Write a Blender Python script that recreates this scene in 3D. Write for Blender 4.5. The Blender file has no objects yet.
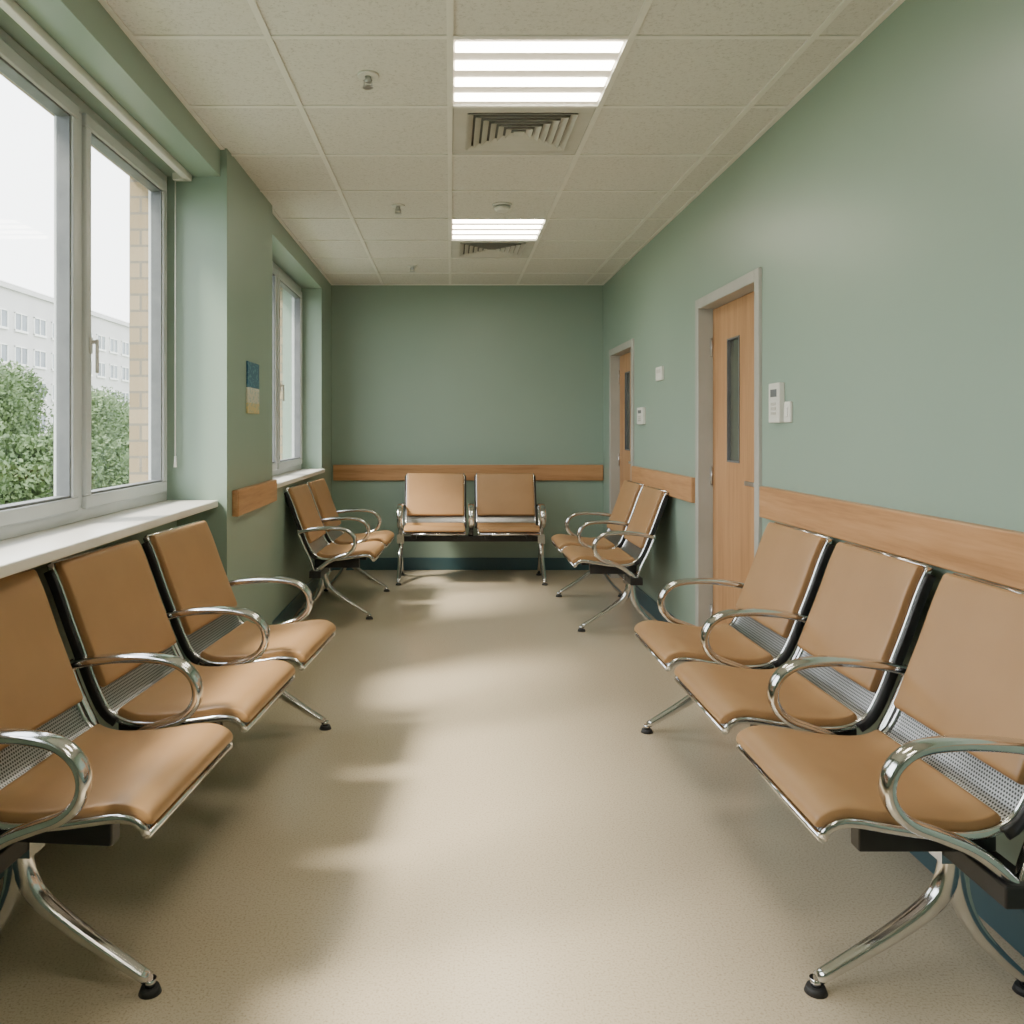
import bpy, bmesh, math, random
from mathutils import Vector, Matrix
random.seed(7)
C = bpy.context.scene.collection

# ------------------------------------------------------------------ materials
def new_mat(name):
    m = bpy.data.materials.new(name); m.use_nodes = True
    nt = m.node_tree; b = nt.nodes["Principled BSDF"]
    return m, nt, b
def N(nt, t, **kw):
    n = nt.nodes.new(t)
    for k, v in kw.items(): setattr(n, k, v)
    return n
def L(nt, a, b): nt.links.new(a, b)
def math_n(nt, op, a, b=None, c=None):
    n = N(nt, "ShaderNodeMath", operation=op)
    for i, v in enumerate((a, b, c)):
        if v is None: continue
        if isinstance(v, (int, float)): n.inputs[i].default_value = v
        else: L(nt, v, n.inputs[i])
    return n.outputs[0]
def ramp(nt, fac, stops):
    r = N(nt, "ShaderNodeValToRGB")
    els = r.color_ramp.elements
    while len(els) < len(stops): els.new(0.5)
    for e, (p, c) in zip(els, stops):
        e.position = p; e.color = (c[0], c[1], c[2], 1)
    L(nt, fac, r.inputs[0]); return r.outputs[0]
def noise(nt, scale, detail=4, rough=.55, vec=None):
    n = N(nt, "ShaderNodeTexNoise"); n.inputs["Scale"].default_value = scale
    n.inputs["Detail"].default_value = detail; n.inputs["Roughness"].default_value = rough
    if vec is not None: L(nt, vec, n.inputs["Vector"])
    return n.outputs["Fac"]
def coords(nt, scale=(1, 1, 1), kind="Object"):
    t = N(nt, "ShaderNodeTexCoord"); m = N(nt, "ShaderNodeMapping")
    m.inputs["Scale"].default_value = scale
    L(nt, t.outputs[kind], m.inputs["Vector"]); return m.outputs[0]
def bump(nt, b, h, strength, dist=.002):
    n = N(nt, "ShaderNodeBump"); n.inputs["Strength"].default_value = strength
    n.inputs["Distance"].default_value = dist
    L(nt, h, n.inputs["Height"]); L(nt, n.outputs[0], b.inputs["Normal"])
def var_mat(name, c1, c2, scale=6, rough=.5, metal=0, bscale=None, bstr=.1, bdist=.001, spec=.5, rvar=0):
    m, nt, b = new_mat(name); v = coords(nt)
    f = noise(nt, scale, 4, .55, v)
    L(nt, ramp(nt, f, [(.3, c1), (.7, c2)]), b.inputs["Base Color"])
    b.inputs["Roughness"].default_value = rough; b.inputs["Metallic"].default_value = metal
    b.inputs["Specular IOR Level"].default_value = spec
    if rvar:
        L(nt, math_n(nt, "MULTIPLY_ADD", f, rvar, rough - rvar / 2), b.inputs["Roughness"])
    if bscale: bump(nt, b, noise(nt, bscale, 3, .6, v), bstr, bdist)
    return m

M_wall = var_mat("green_wall_paint", (.248, .335, .278), (.262, .352, .292), 1.2, .40, bscale=160, bstr=.12, bdist=.0008, spec=.5)
M_white = var_mat("white_paint", (.72, .72, .69), (.78, .78, .75), 3, .5)
M_sill = var_mat("sill_laminate", (.70, .68, .64), (.78, .76, .72), 5, .3)
M_winframe = var_mat("window_frame_pvc", (.46, .49, .50), (.52, .55, .56), 4, .35)
M_gasket = var_mat("dark_gasket", (.10, .11, .12), (.14, .15, .16), 10, .5)
M_base = var_mat("teal_vinyl_base", (.035, .085, .105), (.045, .10, .12), 4, .35)
M_metalframe = var_mat("grey_door_frame_paint", (.36, .36, .33), (.41, .41, .38), 5, .4)
M_black = var_mat("black_powder_coat", (.012, .012, .013), (.02, .02, .022), 20, .42)
M_rubber = var_mat("black_rubber", (.015, .015, .017), (.03, .03, .032), 30, .6)
M_plastic = var_mat("white_plastic", (.66, .66, .62), (.72, .72, .68), 8, .35)
M_tbar = var_mat("ceiling_grid_paint", (.74, .73, .68), (.78, .77, .72), 8, .5)
M_vent = var_mat("vent_grey_metal", (.52, .51, .47), (.58, .57, .53), 8, .4)
M_ventdark = var_mat("vent_inside", (.16, .16, .15), (.20, .20, .19), 8, .8)
M_chrome = var_mat("chrome", (.66, .66, .67), (.74, .74, .75), 12, .13, 1.0, rvar=.08)
M_steel = var_mat("brushed_steel", (.45, .45, .46), (.55, .55, .56), 30, .3, 1.0)
M_leather = var_mat("tan_leatherette", (.355, .198, .088), (.40, .228, .104), 5, .40, bscale=420, bstr=.35, bdist=.0006, spec=.5)
M_asphalt = var_mat("asphalt_path", (.22, .22, .22), (.3, .3, .29), 3, .9)
M_bark = var_mat("bark", (.09, .06, .04), (.15, .1, .07), 20, .9)
M_render = var_mat("white_building_render", (.50, .49, .48), (.56, .55, .54), .3, .8)
M_extglass = var_mat("building_glass", (.10, .12, .14), (.18, .21, .24), .4, .15)

def floor_mat():
    m, nt, b = new_mat("speckled_vinyl_floor"); v = coords(nt)
    sp = noise(nt, 170, 2, .7, v); sp2 = noise(nt, 420, 2, .6, v)
    s = ramp(nt, sp, [(.30, (.39, .315, .225)), (.48, (.56, .47, .345)), (.75, (.59, .50, .375))])
    L(nt, s, b.inputs["Base Color"])
    b.inputs["Roughness"].default_value = .24
    b.inputs["Specular IOR Level"].default_value = .5
    bump(nt, b, sp2, .06, .0006)
    return m
M_floor = floor_mat()
def tile_mat():
    m, nt, b = new_mat("acoustic_ceiling_tile"); v = coords(nt)
    a = noise(nt, 90, 3, .75, v); c = noise(nt, 260, 2, .6, v)
    L(nt, ramp(nt, a, [(.34, (.50, .49, .45)), (.44, (.66, .65, .605)), (.75, (.72, .71, .665))]), b.inputs["Base Color"])
    b.inputs["Roughness"].default_value = .9
    bump(nt, b, math_n(nt, "ADD", a, c), .35, .002); return m
M_tile = tile_mat()
def wood_mat(name, axis, c1, c2, c3):
    m, nt, b = new_mat(name)
    sc = {"y": (22, 1.2, 22), "x": (1.2, 22, 22), "z": (22, 22, 1.2)}[axis]
    v = coords(nt, sc)
    f = noise(nt, 1.0, 6, .6, v)
    sc2 = tuple(s * 5 for s in sc); f2 = noise(nt, 1.0, 3, .6, coords(nt, sc2))
    g = math_n(nt, "MULTIPLY_ADD", f2, .3, math_n(nt, "MULTIPLY", f, .7))
    L(nt, ramp(nt, g, [(.36, c1), (.5, c2), (.66, c3)]), b.inputs["Base Color"])
    b.inputs["Roughness"].default_value = .38
    bump(nt, b, f2, .08, .0006); return m
wc = ((.35, .175, .075), (.46, .245, .112), (.53, .30, .15))
M_wood_y = wood_mat("maple_wood_rail", "y", *wc)
M_wood_x = wood_mat("maple_wood_rail_x", "x", *wc)
dc = ((.36, .185, .08), (.45, .24, .11), (.51, .285, .14))
M_wood_z = wood_mat("maple_wood_door", "z", *dc)

def brick_mat():
    m, nt, b = new_mat("buff_brick")
    t = N(nt, "ShaderNodeTexCoord"); s = N(nt, "ShaderNodeSeparateXYZ"); L(nt, t.outputs["Object"], s.inputs[0])
    cmb = N(nt, "ShaderNodeCombineXYZ")
    L(nt, math_n(nt, "ADD", s.outputs[0], s.outputs[1]), cmb.inputs[0]); L(nt, s.outputs[2], cmb.inputs[1])
    k = N(nt, "ShaderNodeTexBrick"); k.inputs["Scale"].default_value = 1
    k.inputs["Brick Width"].default_value = .215; k.inputs["Row Height"].default_value = .075
    k.inputs["Mortar Size"].default_value = .006
    k.inputs["Color1"].default_value = (.30, .23, .14, 1); k.inputs["Color2"].default_value = (.38, .30, .20, 1)
    k.inputs["Mortar"].default_value = (.20, .18, .15, 1)
    L(nt, cmb.outputs[0], k.inputs["Vector"]); L(nt, k.outputs["Color"], b.inputs["Base Color"])
    b.inputs["Roughness"].default_value = .85; return m
M_brick = brick_mat()
def perf_mat():
    m, nt, b = new_mat("perforated_steel")
    uv = N(nt, "ShaderNodeUVMap"); uv.uv_map = "UVMap"
    s = N(nt, "ShaderNodeSeparateXYZ"); L(nt, uv.outputs[0], s.inputs[0])
    p = .0085
    row = math_n(nt, "FLOOR", math_n(nt, "DIVIDE", s.outputs[1], p))
    off = math_n(nt, "MULTIPLY", math_n(nt, "MODULO", row, 2.0), .5)
    fx = math_n(nt, "SUBTRACT", math_n(nt, "FRACT", math_n(nt, "ADD", math_n(nt, "DIVIDE", s.outputs[0], p), off)), .5)
    fy = math_n(nt, "SUBTRACT", math_n(nt, "FRACT", math_n(nt, "DIVIDE", s.outputs[1], p)), .5)
    r = math_n(nt, "SQRT", math_n(nt, "ADD", math_n(nt, "MULTIPLY", fx, fx), math_n(nt, "MULTIPLY", fy, fy)))
    solid = math_n(nt, "GREATER_THAN", r, .34)
    L(nt, ramp(nt, solid, [(0, (.02, .02, .02)), (1, (.40, .40, .41))]), b.inputs["Base Color"])
    L(nt, solid, b.inputs["Metallic"]); b.inputs["Roughness"].default_value = .32
    return m
M_perf = perf_mat()
def emis(name, col, st, base=.8):
    m, nt, b = new_mat(name)
    f = noise(nt, 4, 2, .5, coords(nt))
    L(nt, ramp(nt, f, [(.2, tuple(c * .97 for c in col)), (.8, col)]), b.inputs["Emission Color"])
    b.inputs["Base Color"].default_value = (base, base * .95, base * .85, 1)
    b.inputs["Emission Strength"].default_value = st; return m
M_lamp = emis("lamp_diffuser", (1, .91, .73), 25)
M_lampdim = emis("lamp_reflector", (1, .84, .60), .55, .5)
def glass_mat(name, tint, refl=1.0):
    m = bpy.data.materials.new(name); m.use_nodes = True; nt = m.node_tree
    nt.nodes.clear()
    o = N(nt, "ShaderNodeOutputMaterial"); t = N(nt, "ShaderNodeBsdfTransparent"); g = N(nt, "ShaderNodeBsdfGlossy")
    t.inputs[0].default_value = (*tint, 1); g.inputs["Roughness"].default_value = .02
    lw = N(nt, "ShaderNodeLayerWeight"); lw.inputs[0].default_value = .5
    f = math_n(nt, "MULTIPLY_ADD", math_n(nt, "POWER", lw.outputs["Facing"], 4.0), .4, .01)
    mx = N(nt, "ShaderNodeMixShader"); L(nt, f, mx.inputs[0]); L(nt, t.outputs[0], mx.inputs[1]); L(nt, g.outputs[0], mx.inputs[2])
    L(nt, mx.outputs[0], o.inputs[0]); return m
M_glass = glass_mat("window_glass", (.97, .985, .98))
M_darkglass = var_mat("door_vision_glass", (.07, .075, .06), (.11, .115, .095), 2, .08)
def sign_mat():
    m, nt, b = new_mat("info_sign_print"); t = N(nt, "ShaderNodeTexCoord"); s = N(nt, "ShaderNodeSeparateXYZ")
    L(nt, t.outputs["Generated"], s.inputs[0])
    base = ramp(nt, s.outputs[2], [(0, (.62, .50, .22)), (.2, (.60, .58, .48)), (.46, (.62, .62, .56)), (.5, (.02, .10, .20)), (1, (.02, .12, .23))])
    base.node.color_ramp.interpolation = "CONSTANT"
    k = N(nt, "ShaderNodeTexNoise"); k.inputs["Scale"].default_value = 1
    mp = N(nt, "ShaderNodeMapping"); mp.inputs["Scale"].default_value = (1, 7, 16); L(nt, t.outputs["Generated"], mp.inputs[0]); L(nt, mp.outputs[0], k.inputs["Vector"])
    mask = math_n(nt, "MULTIPLY", math_n(nt, "GREATER_THAN", k.outputs["Fac"], .56), .55)
    mx = N(nt, "ShaderNodeMix", data_type="RGBA"); L(nt, mask, mx.inputs[0]); L(nt, base, mx.inputs[6]); mx.inputs[7].default_value = (.18, .38, .42, 1)
    L(nt, mx.outputs[2], b.inputs["Base Color"]); b.inputs["Roughness"].default_value = .3; return m
M_sign = sign_mat()
def leaf_mat():
    m, nt, b = new_mat("foliage")
    f = noise(nt, 1.6, 3, .6, coords(nt))
    L(nt, ramp(nt, f, [(.3, (.045, .085, .025)), (.7, (.10, .155, .05))]), b.inputs["Base Color"]); b.inputs["Roughness"].default_value = .6; return m
M_leaf = leaf_mat()
M_grass = var_mat("grass", (.07, .11, .04), (.11, .16, .06), 2, .9, bscale=30, bstr=.5, bdist=.05)

# ------------------------------------------------------------------ mesh helpers
def add_box(bm, x0, x1, y0, y1, z0, z1, mi=0):
    x0, x1 = min(x0, x1), max(x0, x1); y0, y1 = min(y0, y1), max(y0, y1); z0, z1 = min(z0, z1), max(z0, z1)
    vs = [bm.verts.new(p) for p in ((x0,y0,z0),(x1,y0,z0),(x1,y1,z0),(x0,y1,z0),(x0,y0,z1),(x1,y0,z1),(x1,y1,z1),(x0,y1,z1))]
    for f in ((0,3,2,1),(4,5,6,7),(0,1,5,4),(1,2,6,5),(2,3,7,6),(3,0,4,7)):
        fc = bm.faces.new([vs[i] for i in f]); fc.material_index = mi
def add_cyl(bm, c, r1, r2, h, seg=20, mi=0, smooth=True, axis="z"):
    rings = []
    for k, (r, t) in enumerate(((r1, 0), (r2, h))):
        ring = []
        for i in range(seg):
            a = 2 * math.pi * i / seg; p = (r * math.cos(a), r * math.sin(a), t)
            if axis == "x": p = (p[2], p[0], p[1])
            if axis == "y": p = (p[0], p[2], p[1])
            ring.append(bm.verts.new((c[0] + p[0], c[1] + p[1], c[2] + p[2])))
        rings.append(ring)
    for i in range(seg):
        j = (i + 1) % seg
        f = bm.faces.new((rings[0][i], rings[0][j], rings[1][j], rings[1][i])); f.smooth = smooth; f.material_index = mi
    for r in rings:
        f = bm.faces.new(r); f.material_index = mi
def finish(bm, name, mats, parent=None, bevel=0, recalc=True):
    if recalc: bmesh.ops.recalc_face_normals(bm, faces=bm.faces)
    me = bpy.data.meshes.new(name); bm.to_mesh(me); bm.free()
    for m in (mats if isinstance(mats, (list, tuple)) else [mats]): me.materials.append(m)
    o = bpy.data.objects.new(name, me); C.objects.link(o)
    if parent: o.parent = parent
    if bevel:
        b = o.modifiers.new("bevel", "BEVEL"); b.width = bevel; b.segments = 2; b.limit_method = "ANGLE"
    return o
def boxes(name, lst, mats, parent=None, bevel=0):
    bm = bmesh.new()
    for b in lst: add_box(bm, *b)
    return finish(bm, name, mats, parent, bevel)
def empty(name, loc=(0, 0, 0)):
    e = bpy.data.objects.new(name, None); e.location = loc; e.empty_display_size = .2; C.objects.link(e); return e

# ------------------------------------------------------------------ room shell
CH = 2.55          # ceiling height
XR, XL = 1.37, -1.06
YB, YF = 7.55, -3.0
HD = 2.42          # window head
boxes("floor", [(-1.49, 1.55, YF - .15, YB + .15, -.15, 0)], M_floor)
# ceiling: one quad per tile, holes for fixtures
rowy = [2.79 + .6 * k for k in range(-9, 8)] + [YB]
rowy = [YF] + [y for y in rowy if y > YF + .02]
colx = [XL, -.6, 0, .6, 1.2, XR]
fix_rows = {}
bm = bmesh.new()
def is_fix(y0):
    for s in (2.79, 5.19, .39, -2.01):
        if abs(y0 - s) < .02: return "light"
        if abs(y0 - s - .6) < .02: return "vent"
for a, b_ in zip(rowy[:-1], rowy[1:]):
    for p, q in zip(colx[:-1], colx[1:]):
        if abs(p) < .01 and is_fix(a): continue
        add_box(bm, p, q, a, b_, CH, CH + .015)
finish(bm, "ceiling", M_tile)
bm = bmesh.new()
for x in colx[1:-1]: add_box(bm, x - .011, x + .011, YF, YB, CH - .0062, CH + .002)
for y in rowy[1:-1]: add_box(bm, XL, XR, y - .011, y + .011, CH - .005, CH + .002)
add_box(bm, XL, XL + .02, YF, YB, CH - .007, CH); add_box(bm, XR - .02, XR, YF, YB, CH - .007, CH)
add_box(bm, XL, XR, YB - .02, YB, CH - .0075, CH)
finish(bm, "trim_ceiling_grid", M_tbar)
boxes("light_seal_slab", [(-1.49, 1.55, YF - .15, YB + .15, 2.9, 3.05)], M_white)  # unseen slab added above the ceiling to keep sky light from leaking in

boxes("wall_back", [(-1.49, 1.55, YB, YB + .15, 0, 2.9)], M_wall)
boxes("wall_front", [(-1.49, 1.55, YF - .15, YF, 0, 2.9)], M_wall)
D1 = (3.71, 4.67, 1.965); D2 = (6.28, 7.2, 1.93)
boxes("wall_right", [(XR, 1.55, YF, D1[0], 0, 2.9), (XR, 1.55, D1[1], D2[0], 0, 2.9), (XR, 1.55, D2[1], YB, 0, 2.9),
                     (XR, 1.55, D1[0], D1[1], D1[2], 2.9), (XR, 1.55, D2[0], D2[1], D2[2], 2.9)], M_wall)
W1 = (.3, 3.9); W2 = (4.9, 6.97); WX1 = -1.34; WX2 = -1.26; XI = -1.38
PX = -1.03
boxes("wall_left", [
    (XI, -1.26, YF, W1[1], 0, .90),                # dado under window 1 (recessed under sill)
    (XI, XL, W1[1] + .98, YB, 0, .90),
    (XI, XL, YF, W1[0], .90, HD), (XI, XL, YF, W1[0], 0, .9),
    (XI, XL, W2[1], YB, .90, HD),
    (XI, XL, YF, YB, HD, 2.9)], M_wall)
boxes("pillar", [(XI, PX, W1[1], W2[0], 0, CH)], M_wall)
boxes("exterior_brick_wall", [(-1.48, XI, YF, YB, -.1, .9), (-1.48, XI, YF, YB, HD, 3.05),
    (-1.48, XI, YF, W1[0], .9, HD), (-1.48, XI, W1[1], W2[0], .9, HD), (-1.48, XI, W2[1], YB, .9, HD)], M_brick)

# baseboards
boxes("baseboard_back", [(XL, XR, YB - .012, YB, 0, .11)], M_base, bevel=.004)
boxes("baseboard_right", [(XR - .012, XR, YF, D1[0] - .03, 0, .11), (XR - .012, XR, D1[1] + .03, D2[0] - .03, 0, .11), (XR - .012, XR, D2[1] + .03, YB - .012, 0, .11)], M_base, bevel=.004)
boxes("baseboard_left", [(-1.26, -1.248, W1[0], W1[1], 0, .11), (PX, PX + .012, W1[1], W2[0], 0, .11), (XL, XL + .012, W2[0], YB - .012, 0, .11),
                         (-1.24, PX + .012, W1[1] - .012, W1[1], 0, .11)], M_base, bevel=.004)
# wooden wall guards
boxes("trim_1", [(XR - .032, XR, YF, D1[0] - .05, .873, 1.007)], M_wood_y, bevel=.005)
boxes("trim_2", [(XR - .032, XR, D1[1] + .02, D2[0] - .04, .845, .985)], M_wood_y, bevel=.005)
boxes("trim_3", [(-1.04, XR - .005, YB - .032, YB, .80, .94)], M_wood_x, bevel=.005)
boxes("trim_4", [(PX, PX + .032, W1[1] + .09, W2[0] - .02, .84, .965), ], M_wood_y, bevel=.005)

# sills
boxes("window_sill", [(XI + .005, -1.068, W1[0], W1[1] - .002, .895, .927)], M_sill, bevel=.006)
boxes("window_sill", [(XI + .005, -1.03, W2[0] + .002, W2[1], .90, .93)], M_sill, bevel=.006)

# windows
def window(name, x, y0, y1, z0, z1, mulls, handle_panes=()):
    e = empty(name, (x, (y0 + y1) / 2, z0))
    def ch(o): o.parent = e; o.matrix_parent_inverse = Matrix.Translation(e.location).inverted()
    fw, d = .05, .035
    L_ = [(x - d, x + d, y0, y1, z0, z0 + fw), (x - d, x + d, y0, y1, z1 - fw, z1),
          (x - d, x + d, y0, y0 + fw, z0 + fw, z1 - fw), (x - d, x + d, y1 - fw, y1, z0 + fw, z1 - fw)]
    for m in mulls: L_.append((x - d, x + d, m - .03, m + .03, z0 + fw, z1 - fw))
    ch(boxes("frame", L_, M_winframe, bevel=.004))
    edges = [y0 + fw - .035] + list(mulls) + [y1 - fw + .035]
    gl, sash, gas = [], [], []
    for a, b in zip(edges[:-1], edges[1:]):
        a += .035; b -= .035; s = .040; zz0, zz1 = z0 + fw, z1 - fw
        xs0, xs1 = x - .02, x + .05
        a2, b2 = a - .008, b + .008
        sash += [(xs0, xs1, a2, b2, zz0 - .008, zz0 + s), (xs0, xs1, a2, b2, zz1 - s, zz1 + .008), (xs0, xs1, a2, a + s, zz0 + s, zz1 - s), (xs0, xs1, b - s, b2, zz0 + s, zz1 - s)]
        g = .008
        gas += [(x - .005, x + .040, a + s, b - s, zz0 + s, zz0 + s + g), (x - .005, x + .040, a + s, b - s, zz1 - s - g, zz1 - s),
                (x - .005, x + .040, a + s, a + s + g, zz0 + s + g, zz1 - s - g), (x - .005, x + .040, b - s - g, b - s, zz0 + s + g, zz1 - s - g)]
        gl.append((x + .003, x + .007, a + s, b - s, zz0 + s, zz1 - s))
    ch(boxes("sash", sash, M_winframe, bevel=.006))
    ch(boxes("gasket", gas, M_gasket))
    ch(boxes("glass", gl, M_glass))
    hz = (z0 + z1) / 2 - .12
    for hy in handle_panes:
        ch(boxes("handle", [(x + .05, x + .056, hy - .010, hy + .010, hz - .03, hz + .03), (x + .056, x + .078, hy - .007, hy + .007, hz + .005, hz + .019),
                            (x + .070, x + .080, hy - .007, hy + .007, hz - .10, hz + .021)], M_vent, bevel=.003))
    return e
window("window_1", WX1, W1[0], W1[1], .927, HD, [1.5, 2.97], [3.03])
window("window_2", WX2, W2[0], W2[1], .93, HD, [5.95], [6.02])
# roller blind rails + cord
e = empty("window_blind_rail", (-1.2, 2.0, 2.40))
o = boxes("rail", [(-1.215, -1.185, W1[0], W1[1] - .02, HD - .03, HD)], M_plastic, bevel=.004); o.parent = e; o.matrix_parent_inverse = Matrix.Translation(e.location).inverted()
bm = bmesh.new(); add_cyl(bm, (-1.255, 3.86, 1.12), .0028, .0028, HD - .03 - 1.12, 8); add_box(bm, -1.262, -1.20, 3.84, 3.875, HD - .03, HD); add_cyl(bm, (-1.255, 3.86, 1.08), .008, .005, .05, 10)
o = finish(bm, "cord", M_plastic); o.parent = e; o.matrix_parent_inverse = Matrix.Translation(e.location).inverted()

# doors
def door(name, y0, y1, zt, handle_far=True):
    e = empty(name, (XR, (y0 + y1) / 2, 0))
    def ch(o): o.parent = e; o.matrix_parent_inverse = Matrix.Translation(e.location).inverted()
    f = .055
    ch(boxes("frame", [(XR - .016, 1.53, y0, y0 + f, 0, zt), (XR - .016, 1.53, y1 - f, y1, 0, zt), (XR - .016, 1.53, y0 + f, y1 - f, zt - f, zt),
                       (1.475, 1.53, y0 + f, y0 + f + .015, 0, zt - f), (1.475, 1.53, y1 - f - .015, y1 - f, 0, zt - f)], M_metalframe, bevel=.004))
    a, b = y0 + f + .004, y1 - f - .004; ztt = zt - f - .004
    v0 = (a + b) / 2 + .0; va, vb = v0 - .005, v0 + .18; za, zb = 1.085, 1.72
    x0, x1 = 1.435, 1.475; tr = .009
    ch(boxes("leaf", [(x0, x1, a, va, .008, ztt), (x0, x1, vb, b, .008, ztt), (x0, x1, va, vb, .008, za), (x0, x1, va, vb, zb, ztt)], M_wood_z))
    ch(boxes("vision_trim", [(x0 - .004, x1, va, va + tr, za, zb), (x0 - .004, x1, vb - tr, vb, za, zb), (x0 - .004, x1, va + tr, vb - tr, za, za + tr), (x0 - .004, x1, va + tr, vb - tr, zb - tr, zb)], M_gasket))
    ch(boxes("vision_glass", [(x0 + .012, x0 + .02, va + tr, vb - tr, za + tr, zb - tr)], M_darkglass))
    hy = a + .07
    bm = bmesh.new(); add_cyl(bm, (x0 - .008, hy, 1.0), .026, .026, .01, 20, axis="x"); add_cyl(bm, (x0 - .05, hy, 1.0), .010, .010, .045, 14, axis="x")
    add_box(bm, x0 - .058, x0 - .042, hy - .01, hy + .12, .99, 1.01)
    ch(finish(bm, "handle", M_steel, bevel=.003))
    bm = bmesh.new()
    for z in (.25, 1.0, 1.7): add_cyl(bm, (x0 - .006, b + .001, z - .05), .008, .008, .1, 10)
    ch(finish(bm, "hinges", M_steel))
    return e
door("door_1", *D1); door("door_2", *D2)

# wall controls
def wall_unit(name, y0, y1, z0, z1, depth, detail):
    bm = bmesh.new(); add_box(bm, XR - depth, XR, y0, y1, z0, z1)
    o = finish(bm, name, [M_plastic], None, .004)
    yc, zc = (y0 + y1) / 2, (z0 + z1) / 2; w, h = y1 - y0, z1 - z0
    if detail == "keypad":
        d = boxes("display", [(XR - depth - .002, XR - depth + .001, yc - w * .28, yc + w * .28, zc + h * .15, zc + h * .34)], M_gasket, o)
        d = boxes("buttons", [(XR - depth - .003, XR - depth + .001, yc - w * .22 + i * w * .17, yc - w * .22 + i * w * .17 + w * .1, zc - h * .3 + j * h * .12, zc - h * .3 + j * h * .12 + h * .07) for i in range(3) for j in range(3)], M_vent, o)
    elif detail == "switch":
        boxes("rocker", [(XR - depth - .005, XR - depth + .001, yc - w * .2, yc + w * .2, zc - h * .22, zc + h * .22)], M_white, o, .002)
    elif detail == "thermo":
        boxes("display", [(XR - depth - .002, XR - depth + .001, yc - w * .3, yc + w * .3, zc + h * .05, zc + h * .3)], M_vent, o)
    return o
wall_unit("door_entry_keypad", 3.455, 3.57, 1.28, 1.445, .025, "keypad")
wall_unit("light_switch", 3.375, 3.44, 1.28, 1.365, .012, "switch")
wall_unit("thermostat", 5.40, 5.56, 1.57, 1.66, .018, "thermo")
wall_unit("wall_card_reader", 5.91, 6.08, 1.29, 1.41, .025, "keypad")
# pillar sign
boxes("wall_sign", [(PX, PX + .008, 4.27, 4.53, 1.335, 1.60)], M_sign, bevel=.002)

# ceiling fixtures
def troffer(y0):
    e = empty("ceiling_light", (.3, y0 + .3, CH))
    def ch(o): o.parent = e; o.matrix_parent_inverse = Matrix.Translation(e.location).inverted()
    x0, x1, y1 = .012, .588, y0 + .588; ya = y0 + .012
    ch(boxes("housing", [(x0 - .01, x0, ya - .01, y1 + .01, CH, CH + .09), (x1, x1 + .01, ya - .01, y1 + .01, CH, CH + .09), (x0, x1, ya - .01, ya, CH, CH + .09), (x0, x1, y1, y1 + .01, CH, CH + .09),
                         (x0 - .01, x1 + .01, ya - .01, y1 + .01, CH + .09, CH + .1)], M_white))
    ch(boxes("reflector", [(x0, x1, ya, y1, CH + .004, CH + .012)], M_lampdim))
    n = 4; p = (y1 - ya) / n
    ch(boxes("diffuser", [(x0 + .006, x1 - .006, ya + i * p + .036, ya + (i + 1) * p - .036, CH - .001, CH + .004) for i in range(n)], M_lamp, bevel=.002))
def vent(y0):
    e = empty("air_vent", (.3, y0 + .3, CH))
    def ch(o): o.parent = e; o.matrix_parent_inverse = Matrix.Translation(e.location).inverted()
    x0, x1, ya, y1 = .012, .588, y0 + .012, y0 + .588
    bm = bmesh.new()
    m = .060
    for b in ((x0, x1, ya, ya + m), (x0, x1, y1 - m, y1), (x0, x0 + m, ya + m, y1 - m), (x1 - m, x1, ya + m, y1 - m)): add_box(bm, *b, CH - .002, CH + .006)
    ch(finish(bm, "flange", M_vent, bevel=.002))
    # concentric louvre rings, sloped
    bm = bmesh.new(); cx, cy = .3, y0 + .3; h0 = (x1 - x0) / 2 - m
    k = 0; h = h0
    while h > .05:
        a, b = h, h - .026
        pts = []
        for (r, z) in ((a, CH - .008), (a - .003, CH - .008), (b, CH + .008), (b + .003, CH + .008)):
            pts.append([bm.verts.new((cx + sx * r, cy + sy * r, z)) for sx, sy in ((-1, -1), (1, -1), (1, 1), (-1, 1))])
        order = [pts[0], pts[1], pts[2], pts[3]]
        for i in range(4):
            A, B = order[i], order[(i + 1) % 4]
            for j in range(4): bm.faces.new((A[j], A[(j + 1) % 4], B[(j + 1) % 4], B[j]))
        h -= .034
    add_box(bm, cx - h, cx + h, cy - h, cy + h, CH - .008, CH - .004)
    ch(finish(bm, "louvres", M_vent))
    ch(boxes("duct", [(x0, x1, ya, y1, CH + .04, CH + .045), (x0 - .008, x0, ya, y1, CH, CH + .04), (x1, x1 + .008, ya, y1, CH, CH + .04), (x0, x1, ya - .008, ya, CH, CH + .04), (x0, x1, y1, y1 + .008, CH, CH + .04)], M_ventdark))
for y in (5.19, 2.79, .39, -2.01): troffer(y); vent(y + .6)
def sprinkler(x, y):
    bm = bmesh.new()
    add_cyl(bm, (x, y, CH - .008), .038, .040, .008, 24, 0); add_cyl(bm, (x, y, CH - .03), .010, .012, .022, 12, 1)
    add_box(bm, x - .016, x - .012, y - .003, y + .003, CH - .045, CH - .02, 1); add_box(bm, x + .012, x + .016, y - .003, y + .003, CH - .045, CH - .02, 1)
    add_box(bm, x - .016, x + .016, y - .003, y + .003, CH - .026, CH - .02, 1)
    add_cyl(bm, (x, y, CH - .048), .020, .020, .003, 20, 1)
    finish(bm, "fire_sprinkler", [M_plastic, M_steel])
for y in (3.09, 4.89, 6.69): sprinkler(-.3, y)
bm = bmesh.new(); add_cyl(bm, (.3, 4.87, CH - .012), .055, .058, .012, 28); add_cyl(bm, (.3, 4.87, CH - .04), .034, .05, .022, 28); add_cyl(bm, (.3, 4.87, CH - .018), .04, .04, .008, 28, 1)
finish(bm, "smoke_detector", [M_plastic, M_gasket])

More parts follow.
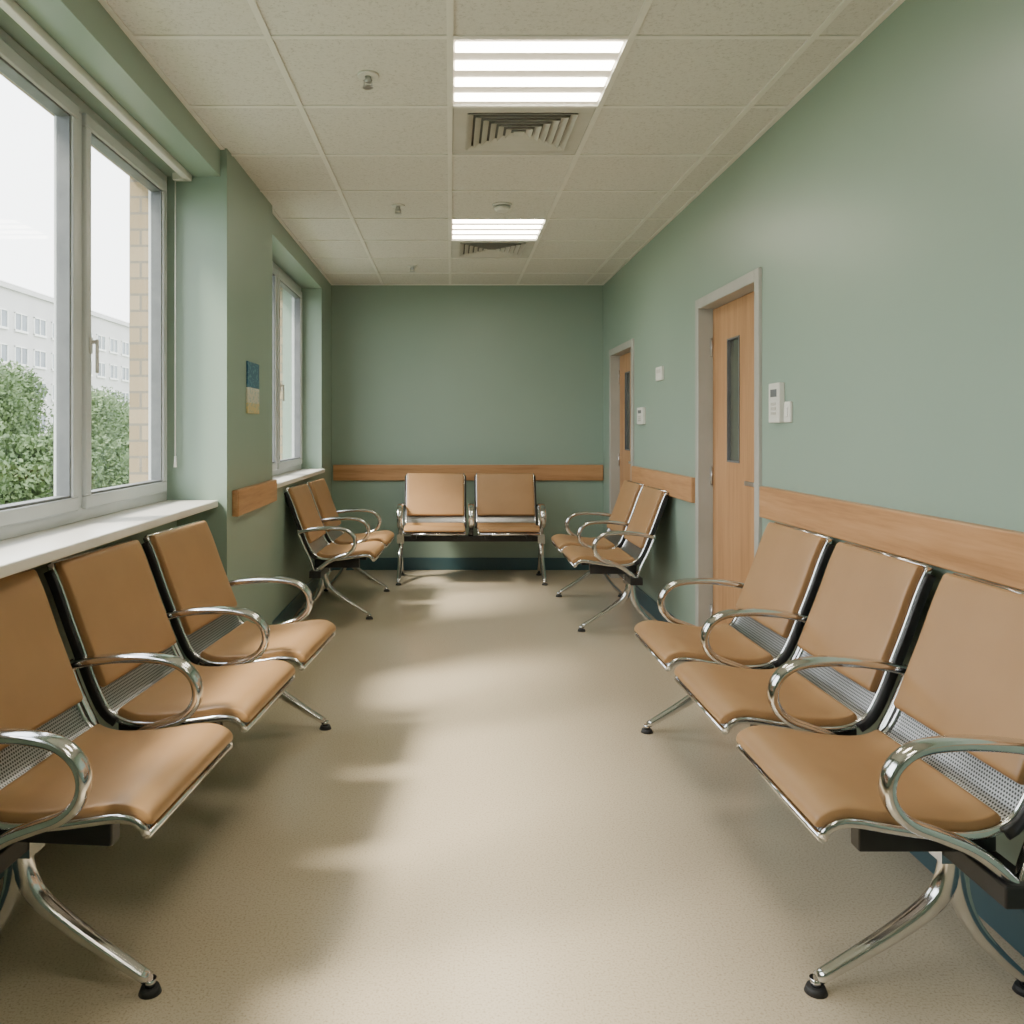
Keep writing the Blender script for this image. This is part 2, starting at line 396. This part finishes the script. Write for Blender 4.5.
# ------------------------------------------------------------------ benches
def catmull(pts, n):
    P = [Vector(p) for p in pts]; P = [2 * P[0] - P[1]] + P + [2 * P[-1] - P[-2]]
    out = []
    for i in range(1, len(P) - 2):
        for k in range(12):
            t = k / 12; a, b, c, d = P[i - 1:i + 3]
            out.append(.5 * ((2 * b) + (c - a) * t + (2 * a - 5 * b + 4 * c - d) * t * t + (3 * b - a - 3 * c + d) * t ** 3))
    out.append(P[-2].copy())
    ls = [0]
    for a, b in zip(out[:-1], out[1:]): ls.append(ls[-1] + (b - a).length)
    res = []; j = 0
    for k in range(n):
        s = ls[-1] * k / (n - 1)
        while j < len(ls) - 2 and ls[j + 1] < s: j += 1
        t = (s - ls[j]) / max(1e-9, ls[j + 1] - ls[j]); res.append(out[j].lerp(out[j + 1], min(1, t)))
    return res, ls[-1]
def normals(path):
    out = []
    for i in range(len(path)):
        a = path[max(0, i - 1)]; b = path[min(len(path) - 1, i + 1)]; t = (b - a).normalized()
        out.append(Vector((-t[1], t[0])))
    return out
def sweep(bm, path, x, w, t, seg=12, ex=2.0, off=0, mi=0, uvscale=False):
    """path: 2D (y,z) points; section superellipse w (along x) by t (in-plane normal)"""
    nn = normals(path); rings = []
    for i, (p, n) in enumerate(zip(path, nn)):
        ww = w[i] if isinstance(w, list) else w; tt = t[i] if isinstance(t, list) else t
        xx = x[i] if isinstance(x, list) else x
        ring = []
        for k in range(seg):
            a = 2 * math.pi * (k + .5) / seg; ca, sa = math.cos(a), math.sin(a)
            cx = math.copysign(abs(ca) ** (2 / ex), ca) * ww / 2; cn = math.copysign(abs(sa) ** (2 / ex), sa) * tt / 2 + off
            q = p + n * cn; ring.append(bm.verts.new((xx + cx, q[0], q[1])))
        rings.append(ring)
    for i in range(len(rings) - 1):
        for k in range(seg):
            j = (k + 1) % seg
            f = bm.faces.new((rings[i][k], rings[i][j], rings[i + 1][j], rings[i + 1][k])); f.smooth = True; f.material_index = mi
    for r in (rings[0], rings[-1]):
        f = bm.faces.new(r); f.material_index = mi
PROFILE = [(-.002, .870), (.028, .802), (.068, .692), (.108, .590), (.140, .512), (.168, .462), (.205, .435), (.26, .422), (.34, .425), (.42, .436), (.485, .447), (.522, .448), (.548, .437), (.563, .416)]
FULL, FLEN = catmull(PROFILE, 60)
def seg_of(s0, s1, n):
    out = []
    for k in range(n):
        s = (s0 + (s1 - s0) * k / (n - 1)) * (len(FULL) - 1); i = min(int(s), len(FULL) - 2); out.append(FULL[i].lerp(FULL[i + 1], s - i))
    return out
def pad_mesh(name, s0, s1, W, T):
    n = 34; path = seg_of(s0, s1, n); ln = (s1 - s0) * FLEN; r = .014
    ws, ts = [], []
    # concentrate samples near ends
    us = []
    for k in range(n):
        u = k / (n - 1); us.append(.5 - .5 * math.cos(math.pi * u))
    path = [seg_of(s0 + (s1 - s0) * u, s1, 2)[0] if u < 1 else seg_of(s0, s1, 2)[1] for u in us]
    for u in us:
        d = min(u, 1 - u) * ln
        f = 1 if d > r else math.sqrt(max(0, 1 - ((r - d) / r) ** 2))
        ws.append(W - .012 * (1 - f)); ts.append(max(.010, T * (.25 + .75 * f)))
    bm = bmesh.new(); sweep(bm, path, 0, ws, ts, 40, 8.0, off=T / 2 + .003)
    bmesh.ops.recalc_face_normals(bm, faces=bm.faces)
    me = bpy.data.meshes.new(name); bm.to_mesh(me); bm.free(); me.materials.append(M_leather); return me
ME_back = pad_mesh("back_pad_mesh", .004, .44, .487, .032)
ME_seat = pad_mesh("seat_pad_mesh", .54, .985, .487, .030)
def shell_mesh():
    bm = bmesh.new(); uv = bm.loops.layers.uv.new("UVMap"); W = .243
    nn = normals(FULL); top = []; bot = []
    for p, n in zip(FULL, nn):
        a = p + n * .0015; b = p - n * .0015
        top.append([bm.verts.new((sx, a[0], a[1])) for sx in (-W, W)]); bot.append([bm.verts.new((sx, b[0], b[1])) for sx in (-W, W)])
    def q(vs, uvs, mi=0):
        f = bm.faces.new(vs); f.smooth = True; f.material_index = mi
        for l, c in zip(f.loops, uvs): l[uv].uv = c
    for i in range(len(FULL) - 1):
        v0 = FLEN * i / 59; v1 = FLEN * (i + 1) / 59
        q([top[i][0], top[i + 1][0], top[i + 1][1], top[i][1]], [(0, v0), (0, v1), (2 * W, v1), (2 * W, v0)])
        q([bot[i][0], bot[i][1], bot[i + 1][1], bot[i + 1][0]], [(0, v0), (2 * W, v0), (2 * W, v1), (0, v1)])
    me = bpy.data.meshes.new("shell"); bm.to_mesh(me); bm.free(); me.materials.append(M_perf); return me
ME_shell = shell_mesh()
def rim_mesh():
    bm = bmesh.new()
    for sx in (-.247, .247): sweep(bm, FULL, sx, .012, .020, 12, 2.4)
    # front lip + top bar
    for p, r in ((FULL[-1], .008), (FULL[0], .006)):
        add_cyl(bm, (-.247, p[0], p[1]), r, r, .494, 12, axis="x")
    bmesh.ops.recalc_face_normals(bm, faces=bm.faces)
    me = bpy.data.meshes.new("rim"); bm.to_mesh(me); bm.free(); me.materials.append(M_chrome); return me
ME_rim = rim_mesh()
def backing_mesh():
    bm = bmesh.new(); sweep(bm, seg_of(.0, .43, 20), 0, .49, .012, 16, 8, off=-.010)
    for sx in (-.259, .259): sweep(bm, seg_of(.02, .56, 24), sx, .012, .026, 8, 5, off=-.006)
    bmesh.ops.recalc_face_normals(bm, faces=bm.faces)
    me = bpy.data.meshes.new("backing"); bm.to_mesh(me); bm.free(); me.materials.append(M_black); return me
ME_backing = backing_mesh()
def arm_mesh():
    pts = [(.085, .600), (.15, .615), (.24, .626), (.33, .627), (.40, .614), (.441, .580), (.453, .537), (.440, .497), (.405, .466), (.35, .445), (.29, .420), (.24, .385), (.20, .345)]
    path, ln = catmull(pts, 56)
    ws = [.044 + .004 * math.exp(-((i / 55 - .28) / .2) ** 2) for i in range(56)]
    bm = bmesh.new(); sweep(bm, path, 0, ws, .026, 16, 2.6)
    # upright strap along back of the arm line
    sweep(bm, catmull([(.085, .615), (.10, .57), (.135, .49), (.17, .42), (.195, .34)], 20)[0], 0, .03, .016, 12, 3)
    bmesh.ops.recalc_face_normals(bm, faces=bm.faces)
    me = bpy.data.meshes.new("arm"); bm.to_mesh(me); bm.free(); me.materials.append(M_chrome); return me
ME_arm = arm_mesh()
def leg_mesh():
    bm = bmesh.new()
    n = 26
    f, _ = catmull([(.200, .375), (.207, .30), (.222, .240), (.255, .193), (.32, .143), (.41, .086), (.505, .030)], n)
    sweep(bm, f, 0, [.05 - .020 * i / n for i in range(n)], [.050 - .028 * i / n for i in range(n)], 16, 3)
    r, _ = catmull([(.20, .30), (.19, .22), (.16, .15), (.11, .09), (.045, .030)], n)
    sweep(bm, r, 0, [.045 - .015 * i / n for i in range(n)], [.05 - .026 * i / n for i in range(n)], 16, 3)
    add_box(bm, -.03, .03, .16, .245, .30, .375)
    for y in (.508, .042):
        add_cyl(bm, (0, y, .014), .011, .014, .018, 16, 0)
        add_cyl(bm, (0, y, 0), .025, .020, .014, 24, 1)
    bmesh.ops.recalc_face_normals(bm, faces=bm.faces)
    me = bpy.data.meshes.new("leg"); bm.to_mesh(me); bm.free(); me.materials.append(M_chrome); me.materials.append(M_rubber); return me
ME_leg = leg_mesh()
def bench(n, pitch, loc, rotdeg, legs):
    e = empty("waiting_room_bench", (loc[0], loc[1], 0)); e.rotation_euler = (0, 0, math.radians(rotdeg))
    def put(name, me, x):
        o = bpy.data.objects.new(name, me); C.objects.link(o); o.parent = e; o.location = (x, 0, 0); return o
    for i in range(n):
        x = (i - (n - 1) / 2) * pitch
        put("seat_shell_%d" % (i + 1), ME_shell, x); put("back_pad_%d" % (i + 1), ME_back, x); put("seat_pad_%d" % (i + 1), ME_seat, x)
        put("seat_rim_%d" % (i + 1), ME_rim, x); put("back_board_%d" % (i + 1), ME_backing, x)
    for i in range(n + 1):
        x = (i - n / 2) * pitch
        if i in (0, n): x *= 1 - .014 / abs(x)
        put("armrest_%d" % (i + 1), ME_arm, x)
    for i, x in enumerate(legs): put("leg_%d" % (i + 1), ME_leg, x)
    h = n * pitch / 2 + .02
    bm = bmesh.new(); add_box(bm, -h, h, .165, .24, .315, .36)
    for i in range(n):
        x = (i - (n - 1) / 2) * pitch
        for s in (-.17, .17): add_box(bm, x + s - .02, x + s + .02, .17, .46, .36, .418)
    finish(bm, "beam", M_black, e, .004)
    return e
# left row (faces +X), slightly skewed
bench(3, .61, (-1.11, 2.64), -95, (.72, -.945))
# right row (faces -X)
bench(3, .61, (1.322, 2.58), 90, (-.70, .915))
# far right pair
bench(2, .62, (1.325, 5.72), 90, (-.47, .62))
# far left pair
bench(2, .62, (-1.025, 5.97), -92.5, (.36, -.60))
# back pair faces the camera
bench(2, .60, (.175, 7.32), 180, (-.59, .59))

# ------------------------------------------------------------------ outside
boxes("exterior_ground", [(-120, -1.52, -20, 220, -.3, -.1)], M_grass)
boxes("footpath", [(-5.6, -3.5, -10, 60, -.1, -.07)], M_asphalt)
def office(name, x, y0, y1, h):
    e = empty(name, (x, (y0 + y1) / 2, -.1))
    def ch(o): o.parent = e; o.matrix_parent_inverse = Matrix.Translation(e.location).inverted()
    ch(boxes("facade", [(x - 14, x, y0, y1, -.1, h), (x - 14, x + .3, y0 - .3, y1 + .3, h, h + .5)], M_render))
    g, fr = [], []
    z = 1.2
    while z + 1.6 < h:
        y = y0 + 1.2
        while y + 2.4 < y1:
            g.append((x, x + .04, y, y + 2.2, z, z + 1.5))
            fr += [(x, x + .12, y - .1, y, z - .1, z + 1.6), (x, x + .12, y + 1.05, y + 1.15, z, z + 1.5), (x, x + .12, y + 2.2, y + 2.3, z - .1, z + 1.6), (x, x + .18, y - .1, y + 2.3, z - .2, z), (x, x + .12, y - .1, y + 2.3, z + 1.5, z + 1.6)]
            y += 3.6
        # front end face
        xx = x - 13
        while xx + 2.2 < x:
            g.append((xx, xx + 2.2, y0 - .04, y0, z, z + 1.5)); fr.append((xx + 1.05, xx + 1.15, y0 - .1, y0, z, z + 1.5)); xx += 3.6
        z += 3.1
    ch(boxes("windows", g, M_extglass)); ch(boxes("window_surrounds", fr, M_white))
office("office_building", -40, 62, 150, 14.0)
def tree(name, x, y, h, r, nleaf):
    e = empty(name, (x, y, -.1))
    bm = bmesh.new()
    blobs = []
    for i in range(9):
        a = random.uniform(0, 6.28); rr = random.uniform(0, .55) * r
        blobs.append((Vector((rr * math.cos(a), rr * math.sin(a), random.uniform(.18, .78) * h)), r * random.uniform(.40, .62)))
    blobs.append((Vector((0, 0, h * .82)), r * .5))
    for i in range(nleaf):
        c, br = random.choice(blobs)
        d = Vector((random.gauss(0, 1), random.gauss(0, 1), random.gauss(0, 1))).normalized() * br * random.uniform(.55, 1.05)
        p = c + d
        if p.z < .05: continue
        s = random.uniform(.035, .07) ; u = Vector((random.gauss(0, 1), random.gauss(0, 1), random.gauss(0, 1))).normalized(); v = u.orthogonal().normalized()
        f = bm.faces.new([bm.verts.new(p + u * s), bm.verts.new(p + v * s * .5), bm.verts.new(p - u * s), bm.verts.new(p - v * s * .5)])
    o = finish(bm, "leaves", M_leaf, e, recalc=False)
    bm = bmesh.new(); add_cyl(bm, (0, 0, 0), .07, .03, h * .7, 10)
    for i in range(6):
        a = i * 1.05; add_cyl(bm, (.15 * math.cos(a), .15 * math.sin(a), 0), .03, .015, h * .55, 6)
    finish(bm, "trunk", M_bark, e)
for (x, y, h, r) in ((-9.6, 17.5, 2.7, 1.3), (-10.6, 20.5, 2.8, 1.4), (-10.0, 23.5, 2.3, 1.3), (-11.0, 27, 2.4, 1.5), (-11.5, 31, 2.3, 1.5), (-12.0, 35, 2.5, 1.6), (-9.0, 14.5, 2.1, 1.2), (-12.5, 40, 2.7, 1.8), (-13.5, 24, 2.8, 1.6),
                     (-7.4, 13.2, 1.0, .75), (-7.5, 14.9, 1.05, .8), (-7.5, 16.6, 1.1, .8), (-7.5, 18.4, 1.0, .8), (-7.6, 20.3, 1.1, .8), (-7.6, 22.2, 1.0, .8)):
    tree("shrub", x, y, h, r, 11000)

# ------------------------------------------------------------------ light
w = bpy.data.worlds.new("overcast_sky"); bpy.context.scene.world = w; w.use_nodes = True
nt = w.node_tree; bg = nt.nodes["Background"]
tc = N(nt, "ShaderNodeTexCoord"); sp = N(nt, "ShaderNodeSeparateXYZ"); L(nt, tc.outputs["Generated"], sp.inputs[0])
L(nt, ramp(nt, sp.outputs[2], [(0, (.92, .93, .92)), (.5, (.96, .97, .98)), (1, (.84, .90, 1.0))]), bg.inputs[0])
bg.inputs[1].default_value = 7.3
for nm, x, (a, b) in (("window_light_portal", -1.50, W1), ("window_light_portal", -1.50, W2)):
    ld = bpy.data.lights.new(nm, "AREA"); ld.shape = "RECTANGLE"; ld.size = 1.5; ld.size_y = b - a; ld.cycles.is_portal = True
    lo = bpy.data.objects.new(nm, ld); C.objects.link(lo); lo.location = (x, (a + b) / 2, 1.67)
    lo.rotation_euler = (0, math.radians(-90), 0)
sd = bpy.data.lights.new("hazy_sun", "SUN"); sd.energy = 11.0; sd.angle = math.radians(12); sd.color = (1, .90, .73)
so = bpy.data.objects.new("hazy_sun", sd); C.objects.link(so); so.location = (-6, 0, 8)
so.rotation_euler = Vector((1.6, .9, -2.0)).to_track_quat('-Z', 'Y').to_euler()

# ------------------------------------------------------------------ camera
cd = bpy.data.cameras.new("camera"); cam = bpy.data.objects.new("camera", cd); C.objects.link(cam)
cam.location = (0, 0, 1.25); cam.rotation_euler = (math.radians(90), 0, 0)
cd.sensor_width = 36; cd.lens = 36 * 845 / 1024
cd.shift_x = 62 / 1024; cd.shift_y = -82 / 1024
cd.clip_start = .05; cd.clip_end = 500
bpy.context.scene.camera = cam
